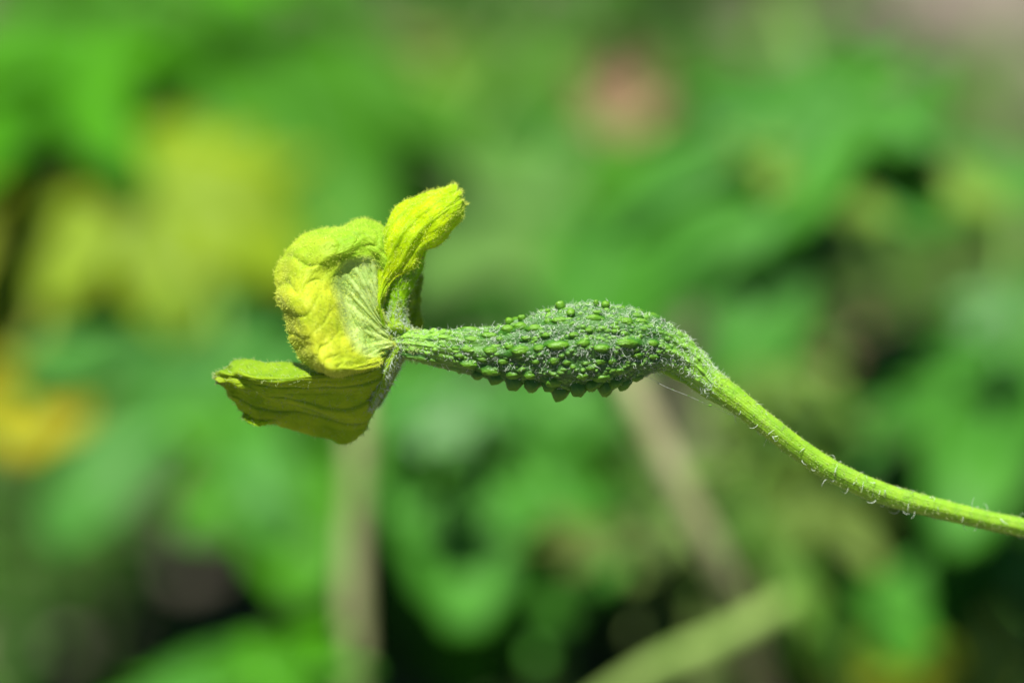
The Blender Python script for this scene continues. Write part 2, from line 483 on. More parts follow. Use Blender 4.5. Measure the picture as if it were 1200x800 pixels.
# px, py, half length, half width, height(px), kind
TUB = [
 (553,386,15,6,6,'dome'), (597,374,6,6,9,'knob'), (611,371,5,4,8,'knob'), (656,361,7,7,10,'knob'), (668,368,6,6,7,'knob'),
 (655,376,10,6,7,'dome'), (642,376,5,5,5,'dome'), (642,367,4,3,6,'knob'), (595,386,8,7,8,'dome'), (609,382,9,6,7,'dome'), (626,384,9,6,6,'dome'),
 (574,393,10,6,6,'dome'), (586,397,5,4,4,'dome'), (554,397,10,5,4,'dome'), (539,394,7,4,3,'dome'), (575,411,9,6,6,'dome'), (549,409,9,5,4,'dome'),
 (534,408,5,3,3,'dome'), (522,405,8,4,3,'dome'), (539,417,7,4,4,'dome'), (510,397,7,3,2,'dome'), (610,411,12,7,7,'dome'), (597,406,5,4,4,'dome'),
 (654,405,14,7,8,'dome'), (632,408,8,5,5,'dome'), (550,427,11,6,7,'dome'), (576,435,13,7,8,'dome'), (601,439,10,7,8,'dome'), (621,439,8,6,7,'dome'),
 (648,447,11,8,10,'dome'), (698,358,4,4,8,'knob'), (709,361,6,5,9,'knob'), (699,366,6,4,5,'dome'), (693,373,10,5,6,'dome'), (732,377,9,6,7,'dome'),
 (749,376,7,4,4,'dome'), (745,369,6,4,4,'dome'), (682,402,8,5,6,'dome'), (703,408,10,6,7,'dome'), (731,402,13,6,8,'dome'), (763,402,7,5,5,'dome'),
 (689,387,5,4,4,'dome'), (703,441,12,7,9,'dome'), (682,439,8,6,6,'dome'), (691,431,6,4,4,'dome'), (701,424,6,4,4,'dome'), (764,418,7,4,4,'dome'),
 (780,407,6,4,3,'dome'), (649,423,6,5,4,'dome'), (664,425,5,4,3,'dome'), (628,424,5,4,4,'dome'), (671,392,6,4,4,'dome'), (640,392,6,4,4,'dome'),
 (617,396,6,4,4,'dome'), (590,424,7,4,4,'dome'), (566,421,6,4,3,'dome'), (720,388,6,4,4,'dome'), (715,424,5,4,3,'dome'), (745,416,6,4,4,'dome'),
 (499,421,26,4,4,'dome'), (724,434,7,5,5,'dome')]
def put_wart(i, ph, a, b, h, kind, k=0):
    p, nl, tl = fruit_point(i, ph)
    me = WART[kind][k % 3]
    o = bpy.data.objects.new('tubercle', me); S.collection.objects.link(o); o.parent = fruit
    z = R3 @ nl; x = R3 @ tl; y = np.cross(z, x)
    m = Matrix(((x[0] * a, y[0] * b, z[0] * h), (x[1] * a, y[1] * b, z[1] * h), (x[2] * a, y[2] * b, z[2] * h))).to_4x4()
    o.matrix_local = Matrix.Translation(Vector(W(p) - O)) @ m
    return o
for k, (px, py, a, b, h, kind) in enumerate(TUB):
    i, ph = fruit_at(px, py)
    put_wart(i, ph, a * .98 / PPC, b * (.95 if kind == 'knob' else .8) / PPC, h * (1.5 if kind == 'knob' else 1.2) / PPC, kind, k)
# shaded teeth along the underside
for k, (px, h, a, ph) in enumerate([(563,9,8,-72), (583,12,10,-75), (603,17,10,-78), (623,15,10,-76), (654,21,12,-82), (675,17,10,-70), (709,21,11,-80), (733,17,9,-84),
                                     (641,13,8,-68), (692,13,9,-66), (720,12,8,-70), (748,9,8,-80)]):
    i = int(np.argmin(np.abs(FP[:, 0] - px)))
    put_wart(i, math.radians(ph), a * 1.25 / PPC, a * 0.8 / PPC, h * 1.15 / PPC, 'tooth', k)
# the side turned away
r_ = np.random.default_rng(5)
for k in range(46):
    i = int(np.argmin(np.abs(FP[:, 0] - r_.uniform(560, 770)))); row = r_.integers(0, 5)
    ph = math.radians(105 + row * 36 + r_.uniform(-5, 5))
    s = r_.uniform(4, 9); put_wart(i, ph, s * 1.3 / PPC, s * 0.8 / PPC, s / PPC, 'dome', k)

# matted white hair on the fruit
r_ = np.random.default_rng(31)
nh = 20000
ii = r_.integers(8, nU - 30, nh); jj = r_.integers(0, nV, nh)
keep = (r_.random(nh) < (0.35 + 0.65 * FP[ii, 2] / 50)) & (r_.random(nh) > bumpA[ii, jj] * 0.6) & (r_.random(nh) < np.where(np.sin(phi[jj]) < -.55, .2, 1.0)) & (r_.random(nh) < np.clip((FP[ii, 0] - 430) / 180, .3, 1))  # hair thinned on the underside so the belly renders darker, imitating shade
ii, jj = ii[keep], jj[keep]
# clumps: keep more where a coarse noise is high
cl = noise2(nU, nV, 40, 28, 77, 2, True)
keep = r_.random(len(ii)) < np.clip(0.62 + cl[ii, jj] * 1.5, 0.12, 1)
ii, jj = ii[keep], jj[keep]
roots = W(FG[ii, jj]); nn = Nn[ii, jj] @ R3.T; tt = Tt[ii] @ R3.T
side = np.cross(nn, tt)
a = r_.uniform(0, 2 * np.pi, len(ii))
dirs = nn * r_.uniform(0.1, 0.55, (len(ii), 1)) + (tt * np.cos(a)[:, None] + side * np.sin(a)[:, None])
hm = hair_mesh('fruit_hair', roots, dirs, 7.0 / PPC, 0.25 / PPC, M_hair_white, 2.2, 6, origin=O, seed=3)
tag(obj('fruit_hair', hm, fruit), kind='stuff')

# --- stem
SP = [(826, 442, 15), (840, 453, 15.2), (856, 464, 14.5), (880, 483, 13.2), (906, 503, 12.6), (935, 525, 12.4), (969, 548, 12.6), (1000, 563.5, 12.6), (1030, 576, 12.6),
      (1060, 585.5, 12.2), (1090, 593, 11.8), (1130, 603, 11.2), (1170, 612, 11), (1210, 620, 11), (1280, 632, 11.5), (1380, 642, 12), (1480, 642, 13), (1560, 640, 14)]
sp_l = np.array([np.append(loc(x, y, max(0, (x - 900) / 660.0) * 1.0), r / PPC) for x, y, r in SP])
tail = np.array([[9.0, 1.6, -3.2, .13], [9.6, 3.0, -7, .15], [9.8, 7.0, -13, .17], [10.0, 9.5, -19.5, .18]])
sp_l = np.concatenate([sp_l, tail])
nS, nR = 900, 120
c = catmull(sp_l, nS)
Pw = W(c[:, :3]); Pw[-30:, 2] = np.minimum(Pw[-30:, 2], Pw[-30:, 2])
phs = np.arange(nR) / nR * 2 * np.pi
rib = 0.018 * np.cos(phs[None] * 9 + 0.4) + 0.010 * np.cos(phs[None] * 25 + noise2(nS, nR, 20, 3, 4, 2, True) * 2) + 0.04 * noise2(nS, nR, 60, 5, 9, 3, True)
G, NS = tube_grid(Pw, c[:, 3:4] * (1 + rib), nR)
me = mk_mesh('stem', G.reshape(-1, 3) - O, [grid_faces(nS, nR, True)[:, ::-1]], M_stem)
stem = obj('stem', me, root)
r_ = np.random.default_rng(41)
vis = 640
nh = 2400
ii = r_.integers(0, vis, nh); jj = r_.integers(0, nR, nh)
rt = G[ii, jj]; nn = NS[ii, jj]; T = np.gradient(Pw, axis=0)[ii]; T /= np.linalg.norm(T, axis=1, keepdims=True)
dirs = nn * r_.uniform(0.3, 1.1, (nh, 1)) + T * r_.normal(0, 0.7, (nh, 1)) + r_.normal(0, 0.3, (nh, 3))
hm = hair_mesh('stem_hair', rt, dirs, 3.4 / PPC, 0.26 / PPC, M_hair_pale, 1.6, 5, origin=O, seed=4)
tag(obj('stem_hair', hm, stem), kind='stuff')
nh = 90
ii = r_.integers(0, vis, nh); jj = r_.integers(0, nR, nh)
hm = hair_mesh('long_hair', G[ii, jj], NS[ii, jj] + r_.normal(0, 0.5, (nh, 3)), 11 / PPC, 0.42 / PPC, M_hair_white, 2.0, 7, origin=O, seed=14)
tag(obj('long_hair', hm, stem), kind='stuff')

# --- strand of calyx-like ridge below the joint of fruit and stem
def local_line(pts): return np.array([np.append(loc(x, y, d), r / PPC) for x, y, d, r in pts])
rs = catmull(local_line([(772, 431, .02, 4), (790, 439, .03, 5), (806, 447, .03, 5), (822, 458, .03, 5), (838, 468, .02, 4), (856, 477, .02, 2)]), 60)
G2, N2 = tube_grid(W(rs[:, :3]), rs[:, 3:4] * (1 + 0.2 * noise2(60, 20, 20, 3, 5, 2, True)), 20)
rb = obj('rib', mk_mesh('rib', G2.reshape(-1, 3) - O, [grid_faces(60, 20, True)[:, ::-1]], M_stem), root)

# --- petals
def petal(name, rows, nu, nv, mat, hair_mat, wr=0.0, wr_dir='u', veins_creases=None, green=None, pale=None, thick=0.011, hair_n=3000, hair_len=5.5,
          edge_amp=0.0, seed=0, flip=False, hair_side=1, amp=1.0):
    """rows: list (along v, base to tip) of lists (along u) of (px,py,d). u first index after transposing."""
    ctrl = np.array([[loc(*p) for p in row] for row in rows])            # v,u,3
    ctrl = np.swapaxes(ctrl, 0, 1)
    G = sheet(ctrl, nu, nv)
    n = grid_normals(G)
    if flip: n = -n
    U, V = np.meshgrid(np.linspace(0, 1, nu), np.linspace(0, 1, nv), indexing='ij')
    h = noise2(nu, nv, 5, 5, seed, 3) * 0.035 * amp
    h += noise2(nu, nv, 26, 26, seed + 3, 3) * 0.009
    if callable(wr): h = h + wr(U, V)
    ve = np.clip(veins_creases(U, V), 0, 1) if veins_creases else np.zeros_like(U)
    h = h + ve * 0.010
    if edge_amp:
        e = noise2(nu, 1, 22, 1, seed + 9, 3)[:, :1] * np.clip((V - 0.8) / 0.2, 0, 1)
        dv = np.gradient(G, axis=1); dv /= np.linalg.norm(dv, axis=-1, keepdims=True) + 1e-9
        G = G + dv * (e * edge_amp)[..., None]
        e2 = noise2(1, nv, 1, 20, seed + 19, 3)[:1] * (np.clip((0.14 - U) / 0.14, 0, 1) - np.clip((U - 0.86) / 0.14, 0, 1)) * np.clip(V * 3, 0, 1)
        dn = np.gradient(G, axis=0); dn /= np.linalg.norm(dn, axis=-1, keepdims=True) + 1e-9
        G = G + dn * (e2 * edge_amp)[..., None]
    G = G + n * h[..., None]
    n = grid_normals(G)
    if flip: n = -n
    th = thick * (0.35 + 0.65 * np.clip(np.minimum.reduce([U, 1 - U, 1 - V]) * 14, 0, 1))
    A = G + n * (th / 2)[..., None]; B = G - n * (th / 2)[..., None]
    k = nu * nv
    f1 = grid_faces(nu, nv); f2 = grid_faces(nu, nv, off=k)[:, ::-1]
    idx = np.arange(k).reshape(nu, nv)
    loop = np.concatenate([idx[:, 0], idx[-1, 1:], idx[::-1, -1][1:], idx[0, ::-1][1:-1]])
    l2 = np.roll(loop, -1)
    f3 = np.stack([loop, l2, l2 + k, loop + k], 1)
    gr = np.clip(green(U, V), 0, 1) if green else np.zeros_like(U)
    pa = np.clip(pale(U, V), 0, 1) if pale else np.zeros_like(U)
    at_ = {'pale': np.tile(pa.ravel(), 2), 'vein_crease': np.tile(ve.ravel(), 2), 'green': np.tile(gr.ravel(), 2)}
    v = W(np.concatenate([A.reshape(-1, 3), B.reshape(-1, 3)])) - O
    if flip: f1, f2, f3 = f1[:, ::-1], f2[:, ::-1], f3[:, ::-1]
    o = obj(name, mk_mesh(name, v, [f1, f2, f3], mat, attrs=at_), root)
    # hair: surface + denser on the margin
    r = np.random.default_rng(seed + 100)
    # area-weighted picks
    du_ = np.linalg.norm(np.gradient(G, axis=0), axis=-1); dv_ = np.linalg.norm(np.gradient(G, axis=1), axis=-1)
    p = (du_ * dv_).ravel(); p /= p.sum()
    pick = r.choice(k, hair_n, p=p)
    m = int(hair_n * 0.15); pick2 = r.choice(loop, m)
    sgn = np.where(r.random(hair_n) < 0.72, 1.0, -1.0) * hair_side
    nf = n.reshape(-1, 3); Gf = G.reshape(-1, 3)
    tv = np.gradient(G, axis=1).reshape(-1, 3); tv /= np.linalg.norm(tv, axis=1, keepdims=True) + 1e-9
    roots = np.concatenate([Gf[pick] + nf[pick] * (sgn * thick * 0.4)[:, None], Gf[pick2]])
    cen = Gf.mean(0)
    outw = Gf[pick2] - cen; outw /= np.linalg.norm(outw, axis=1, keepdims=True) + 1e-9
    dirs = np.concatenate([nf[pick] * sgn[:, None] + tv[pick] * r.normal(0.5, 0.5, (hair_n, 1)), outw + nf[pick2] * r.normal(0, 0.7, (m, 1))])
    dirs = dirs + r.normal(0, 0.35, dirs.shape)
    ln = np.concatenate([np.full(hair_n, hair_len), np.full(m, max(4.6, hair_len))]) / PPC
    hm = hair_mesh('petal_hair', W(roots), dirs @ R3.T, ln, 0.23 / PPC, hair_mat, 1.0, 4, origin=O, seed=seed + 7)
    tag(obj('petal_hair', hm, o), kind='stuff')
    return o, G, n

def vein_lines(us, width, start=0.0, end=1.0, bend=0.0):
    def f_(U, V):
        s = np.zeros_like(U)
        for k, u0 in enumerate(us):
            c_ = 0.5 + (u0 - 0.5) * (0.9 + bend * V) + 0.02 * np.sin(V * 9 + k * 2.1)
            ww = width * (1.1 - 0.6 * V)
            s = np.maximum(s, np.exp(-((U - c_) / ww) ** 2) * np.clip((V - start) * 12, 0, 1) * np.clip((end + 0.02 * k % 3 - V) * 6, 0, 1))
        return s
    return f_

# 5 (rear): olive petal just showing behind
rows5 = [
 [(462,388,.14),(468,384,.16),(474,384,.18),(480,386,.2)],
 [(464,370,.25),(474,372,.30),(486,384,.34),(494,386,.36)],
 [(466,350,.34),(480,352,.38),(490,358,.42),(493,366,.44)],
 [(470,330,.38),(482,334,.44),(490,338,.48),(494,344,.5)],
 [(474,312,.40),(484,314,.46),(492,318,.5),(495,324,.54)]]
petal('petal', rows5, 60, 90, M_petal_low, M_hair_pale, veins_creases=vein_lines([.3, .6], .05), green=lambda U, V: 0.15 + 0.9 * V, hair_n=500, seed=50, edge_amp=.03)

# 4: inner green petal standing behind the bright one
rows4 = [
 [(447,392,.0),(455,394,-.08),(463,396,-.09),(473,394,-.02)],
 [(446,378,.04),(456,380,-.06),(466,382,-.07),(480,386,.0)],
 [(446,362,.08),(457,362,-.06),(468,362,-.07),(476,366,.0)],
 [(447,342,.10),(459,342,-.05),(471,342,-.06),(480,346,.02)],
 [(450,322,.12),(464,320,-.04),(478,322,-.06),(492,324,.02)],
 [(458,296,.34),(472,294,.26),(486,296,.24),(498,300,.26)],
 [(468,276,.38),(482,274,.32),(496,276,.3),(508,282,.3)]]
petal('petal', rows4, 80, 120, M_petal_bright, M_hair_pale, veins_creases=vein_lines([.2, .5, .8], .04), green=lambda U, V: 0.95 - 0.2 * V, hair_n=1300, seed=40, edge_amp=.02)

# 1: bright upper right petal
rows1 = [
 [(445,392,-.02),(448,393,-.05),(451,393,-.06),(454,393,-.05),(457,392,-.02)],
 [(442,372,.0),(444,374,-.09),(447,376,-.12),(450,378,-.10),(453,378,-.05)],
 [(441,350,.02),(442,352,-.12),(444,354,-.18),(446,354,-.16),(449,352,-.10)],
 [(443,322,.04),(446,326,-.10),(450,330,-.12),(455,332,-.12),(462,328,-.11)],
 [(446,290,.06),(454,292,-.12),(464,304,-.17),(474,314,-.15),(486,314,-.12)],
 [(451,264,.06),(464,270,-.14),(476,280,-.20),(488,292,-.17),(499,297,-.08)],
 [(464,243,.08),(479,250,-.10),(492,262,-.18),(504,276,-.18),(515,286,-.06)],
 [(486,230,.12),(500,237,-.08),(512,248,-.20),(522,260,-.18),(531,271,-.02)],
 [(508,222,.16),(519,228,-.01),(528,237,-.10),(535,246,-.08),(540,256,.06)],
 [(529,217,.20),(535,220,.08),(540,228,.0),(543,236,.02),(547,242,.10)]]
wrA = lambda U, V: 0.02 * np.sin(U * 26 + V * 9) * V * (U > 0.1) * 0.6 + 0.014 * np.sin(V * 30 + U * 7) * np.clip(U * 1.6 - .4, 0, 1)
petal('petal', rows1, 150, 230, M_petal_bright, M_hair_yellow, wr=wrA, veins_creases=vein_lines([.18, .38, .6, .8], .025, 0, .9, .2),
      green=lambda U, V: np.clip(0.9 - V * 2.2, 0, 1) + np.clip((V - .78) * 3.2, 0, .75) * (U * 0.6 + .4), hair_n=3800, seed=10, edge_amp=.03, hair_len=2.9)

# 2: large golden hooded petal on the left
outer = [(447,430,-.20),(420,439,-.26),(392,442,-.30),(370,438,-.30),(354,428,-.26),(343,404,-.20),(334,374,-.12),(320,346,-.02),(322,316,.06),(341,289,.12),(370,270,.16),(400,262,.18),(424,253,.2),(446,267,.2),(462,292,.16)]
crest = [(446,426,-.34),(423,432,-.52),(399,434,-.62),(379,430,-.66),(367,416,-.60),(359,396,-.54),(351,370,-.46),(340,344,-.36),(343,320,-.26),(357,298,-.20),(381,281,-.16),(405,273,-.13),(426,268,-.09),(444,279,-.07),(457,298,-.05)]
crest2 = [(446,423,-.32),(424,428,-.48),(405,426,-.56),(392,420,-.60),(383,404,-.60),(377,388,-.57),(369,366,-.51),(361,344,-.42),(362,326,-.34),(374,309,-.30),(392,296,-.27),(411,288,-.24),(428,283,-.18),(443,291,-.14),(454,305,-.10)]
lip = [(445,419,-.26),(430,421,-.38),(418,417,-.44),(410,410,-.46),(404,397,-.44),(399,382,-.41),(392,362,-.36),(386,344,-.31),(386,330,-.27),(392,316,-.24),(403,304,-.22),(416,299,-.20),(430,298,-.16),(441,303,-.12),(451,314,-.10)]
valley = [(446,415,-.22),(436,416,-.28),(429,411,-.28),(424,403,-.26),(418,391,-.23),(413,378,-.19),(407,360,-.16),(402,345,-.13),(400,332,-.15),(404,319,-.15),(414,310,-.15),(424,307,-.15),(434,308,-.12),(441,315,-.09),(448,327,-.05)]
mid = [(449,411,-.18),(444,411,-.20),(438,408,-.20),(433,402,-.18),(428,391,-.16),(424,380,-.18),(420,368,-.18),(417,355,-.18),(417,346,-.18),(421,339,-.18),(428,335,-.18),(435,335,-.17),(440,338,-.14),(445,343,-.1),(450,352,-.04)]
inner = [(455,407,-.14),(453,407,-.16),(450,406,-.17),(447,402,-.16),(444,396,-.15),(441,389,-.14),(439,382,-.15),(438,376,-.15),(438,372,-.15),(440,370,-.15),(442,368,-.15),(445,368,-.13),(448,370,-.10),(450,373,-.02),(452,378,0)]
base = [(462,404,-.10),(461,404,-.11),(460,403,-.12),(459,402,-.12),(458,400,-.12),(457,398,-.11),(456,396,-.10),(456,394,-.09),(456,392,-.08),(456,391,-.07),(457,390,-.06),(458,389,-.05),(459,389,-.04),(460,390,-.02),(461,392,0)]
rows2 = [base, inner, mid, valley, lip, crest2, crest, outer]
def wrB(U, V):
    band = np.clip((V - .5) * 5, 0, 1)
    s = np.sin(U * 58 + 2.2 * np.sin(V * 5) + noise2(*U.shape, 6, 4, 91, 2) * 3.5)
    s2 = np.sin(U * 23 + V * 4 + 1.0)
    ph_ = U * 36 + noise2(*U.shape, 5, 4, 91, 2) * 2.6 + V * 2.5
    msk = np.clip(.55 + noise2(*U.shape, 8, 4, 17, 2) * 1.3, 0, 1)
    crease = -(1 - np.abs(np.sin(ph_))) ** 2.5 * msk * .050 * np.clip((1.12 - V) * 3.5, .25, 1)
    base_r = np.clip((.5 - V) * 5, 0, 1) * np.cos(U * 62 + 1.5 * np.sin(U * 9)) * 0.010
    return band * (crease + 0.006 * s + 0.022 * s2) + base_r
petal('petal', rows2, 340, 240, M_petal_hood, M_hair_yellow, wr=wrB, veins_creases=lambda U, V: np.maximum(0, -np.cos(U * 62 + 1.5 * np.sin(U * 9))) ** 2 * np.clip((.55 - V) * 5, 0, 1) * .8 + .35 * np.clip((V - .55) * 6, 0, 1) * (1 - np.abs(np.sin(U * 36 + noise2(*U.shape, 5, 4, 91, 2) * 2.6 + V * 2.5))) ** 2,  # base veins; on the band, crease shade and brownish pigment put into the colour
      green=lambda U, V: .15 + np.clip((.52 - V) * 5, 0, .6) + np.clip((U - .5) * 3.0, 0, .75), pale=lambda U, V: np.clip((.57 - V) * 9, 0, .85), hair_n=6500, seed=20, edge_amp=.03, hair_len=2.9)

# 3: shaded lower petal
rows3 = [
 [(462,408,-.10),(462,410,-.08),(461,412,-.05),(460,415,.0),(458,417,.03),(456,419,.06)],
 [(449,416,-.10),(450,420,-.14),(450,426,-.10),(449,436,-.02),(447,446,.06),(444,452,.10)],
 [(441,421,-.10),(442,428,-.22),(442,438,-.16),(441,456,-.02),(438,474,.10),(434,489,.18)],
 [(420,424,-.06),(422,433,-.30),(423,446,-.24),(424,466,-.06),(426,490,.12),(427,507,.24)],
 [(394,426,-.02),(395,436,-.34),(396,448,-.28),(398,470,-.08),(402,494,.14),(409,517,.30)],
 [(366,427,.04),(367,438,-.34),(368,449,-.29),(370,466,-.12),(374,488,.10),(378,510,.28)],
 [(336,426,.12),(337,440,-.26),(338,449,-.26),(342,462,-.12),(346,480,.06),(348,504,.24)],
 [(306,425,.16),(307,440,-.16),(309,449,-.18),(312,460,-.08),(316,474,.06),(316,499,.20)],
 [(282,422,.18),(282,435,-.06),(284,444,-.09),(286,452,-.04),(290,464,.06),(287,485,.16)],
 [(264,430,.14),(264,437,.02),(265,442,-.02),(267,448,.02),(270,456,.08),(269,466,.12)],
 [(252,439,.08),(252,440,.05),(253,442,.03),(254,444,.04),(255,447,.06),(256,450,.08)]]
wrC = lambda U, V: 0.022 * np.sin(U * 20 + V * 7) * np.clip(V * 3, 0, 1) + 0.02 * np.sin(V * 50 + U * 12) * np.clip((V - .5) * 2, 0, 1)
petal('petal', rows3, 170, 300, M_petal_low, M_hair_pale, wr=wrC, veins_creases=lambda U, V: np.maximum(vein_lines([.3, .47, .66, .86], .022, .1, 1.0, .12)(U, V),
      .45 * vein_lines([.38, .56, .76], .016, .35, .95, .12)(U, V)), green=lambda U, V: .35 + .3 * np.clip((V - .75) * 3, 0, 1) + .55 * np.clip((.35 - U) * 6, 0, 1), hair_n=3400, seed=30, edge_amp=.04, hair_len=4.5)
# sliver of a folded tip behind the lower petal
rows6 = [[(340,470,.16),(336,480,.16),(330,490,.14)],[(318,478,.18),(316,488,.17),(312,496,.14)],[(300,483,.18),(298,491,.17),(300,498,.14)],[(286,485,.16),(284,488,.16),(287,492,.14)]]
petal('petal', rows6, 30, 40, M_petal_bright, M_hair_pale, green=lambda U, V: .6 + 0 * U, hair_n=200, seed=60, edge_amp=.02)

# --- calyx: green hairy cup and narrow sepals round the base of the petals
def sepal(rows, seed, nh=700, green=.9, mat=M_petal_hood):
    o, G, n = petal('sepal', rows, 40, 70, mat, M_hair_white, green=lambda U, V: green + 0 * U, hair_n=nh, seed=seed, thick=.02, hair_len=7, amp=.25, veins_creases=vein_lines([.3, .7], .06))
    return o
sepal([[(466,402,-.10),(468,408,-.12),(470,414,-.08)],[(456,414,-.12),(460,420,-.13),(466,424,-.06)],[(447,430,-.10),(452,436,-.12),(458,440,-.04)],
       [(440,448,-.06),(446,454,-.08),(451,456,0)],[(436,466,.0),(439,468,-.02),(443,468,.04)],[(434,478,.04),(435,478,.03),(437,477,.05)]], 70, 900)
sepal([[(470,404,.0),(476,412,.02),(474,420,.06)],[(462,420,.05),(467,424,.05),(470,428,.1)],[(455,434,.1),(459,440,.1),(463,444,.14)],[(446,456,.14),(449,460,.14),(452,464,.16)],[(440,474,.16),(441,476,.16),(443,477,.18)]], 71, 700, .9)
sepal([[(462,400,.02),(468,396,.0),(474,396,.06)],[(454,388,-.09),(466,385,-.12),(483,391,-.02)],[(455,372,-.07),(465,373,-.10),(477,383,-.0)],[(458,358,-.05),(466,358,-.08),(473,368,.0)],[(463,344,-.03),(467,344,-.05),(471,350,.01)]], 72, 450, .8)
# fuzzy hair all round the joint
nh = 700; r_ = np.random.default_rng(8)
ii = r_.integers(0, 60, nh); jj = r_.integers(0, nV, nh)
dirs = (Nn[ii, jj] * r_.uniform(.5, 1.2, (nh, 1)) + Tt[ii] * r_.normal(-.3, .8, (nh, 1))) @ R3.T
hm = hair_mesh('joint_hair', W(FG[ii, jj]), dirs, 5 / PPC, .27 / PPC, M_hair_pale, 1.3, 5, origin=O, seed=9)
tag(obj('joint_hair', hm, fruit), kind='stuff')

# --- spider thread under the joint
M_silk = hair_material('spider_silk', (0.8, 0.85, 0.8), .5)
th = empty('spider_thread', at(757, 441, -.1))
tag(th, 'thin sagging spider thread with dust specks below the melon stalk joint', 'spider thread')
TO = np.array(th.location)
pts = catmull(np.array([loc(x, y, d) for x, y, d in [(757, 440, -.1), (780, 453, -.1), (805, 463, -.05), (832, 475, 0), (866, 489, 0.0), (905, 503, 0.0)]]), 40)
obj('strand', tube_mesh('strand', W(pts), np.full(40, .12 / PPC), 5, M_silk, TO), th)
for x, y, s in [(772, 449, .9), (788, 456, .9), (807, 463.5, .8), (832, 475, 1.5), (820, 470, .6)]:
    o = bpy.data.objects.new('speck', WART['knob'][0]); S.collection.objects.link(o); o.parent = th
    o.location = Vector(at(x, y, -.05) - TO); o.scale = (s * 1.6 / PPC, s / PPC, s / PPC)
    o.name = 'speck'

# ------------------------------------------------------------------ the blurred vines behind
def blade_arrays(lobes, n_r=16, n_a=110, cup=0.12, seed=0, teeth=0.05):
    r = np.random.default_rng(seed)
    th_ = np.linspace(-np.pi * 0.93, np.pi * 0.93, n_a)
    R = np.full(n_a, 0.30)
    for a0, L, wd in lobes:
        x = np.abs(th_ - a0) / wd
        R = np.maximum(R, L * np.where(x < 1, (1 - x ** 1.5), 0))
    R = R * (1 + teeth * np.abs(np.sin(th_ * 17 + seed))) * (1 + 0.06 * noise2(n_a, 1, 14, 1, seed, 2)[:, 0])
    t = np.linspace(0, 1, n_r)
    X = np.sin(th_)[:, None] * R[:, None] * t; Y = np.cos(th_)[:, None] * R[:, None] * t
    rad = np.hypot(X, Y)
    Z = -cup * rad ** 2 + 0.11 * noise2(n_a, n_r, 8, 3, seed + 2, 3) * t + .07 * rad * np.abs(np.sin(np.arctan2(X, Y) * 3.3))
    ve = np.zeros_like(X)
    for a0, L, wd in lobes: ve = np.maximum(ve, np.exp(-(np.abs(np.arctan2(X, Y) - a0) * rad / 0.012) ** 2))
    Z -= ve * 0.015
    return np.stack([X, Y, Z], -1), ve
PALM = [(0, 1.0, .62), (.95, .88, .55), (-.95, .86, .55), (1.95, .66, .55), (-1.95, .64, .55), (2.7, .42, .4), (-2.7, .42, .4)]
BROAD = [(0, 1.0, .95), (.85, .85, .8), (-.85, .85, .8), (1.8, .7, .8), (-1.8, .7, .8), (2.6, .5, .5), (-2.6, .5, .5)]
NARROW = [(0, 1.0, .42), (.8, .62, .4), (-.8, .6, .4), (1.9, .4, .5), (-1.9, .4, .5)]
OVAL = [(0, 1.0, 1.1), (.6, .7, .9), (-.6, .7, .9), (1.6, .42, .9), (-1.6, .42, .9)]
_blades = {}
LEAF_DEF = dict(PALM=PALM, BROAD=BROAD, NARROW=NARROW, OVAL=OVAL)
def blade(kind, var, mat):
    key = (kind, var, mat.name)
    if key in _blades: return _blades[key]
    G, ve = blade_arrays(LEAF_DEF[kind], seed=var, cup=[.10, .22, .32][var % 3])
    nu, nv = G.shape[:2]; k = nu * nv
    n = grid_normals(G + np.array([0, 0, 0]))
    n[..., :] = [0, 0, 1]
    A = G + n * .006; B = G - n * .006
    idx = np.arange(k).reshape(nu, nv)
    lp = idx[:, -1]
    f3 = np.stack([lp[:-1], lp[1:], lp[1:] + k, lp[:-1] + k], 1)
    me = mk_mesh('blade', np.concatenate([A.reshape(-1, 3), B.reshape(-1, 3)]), [grid_faces(nu, nv)[:, ::-1], grid_faces(nu, nv, off=k), f3], mat,
                 attrs={'vein_crease': np.tile(ve.ravel(), 2)})
    _blades[key] = me
    return me

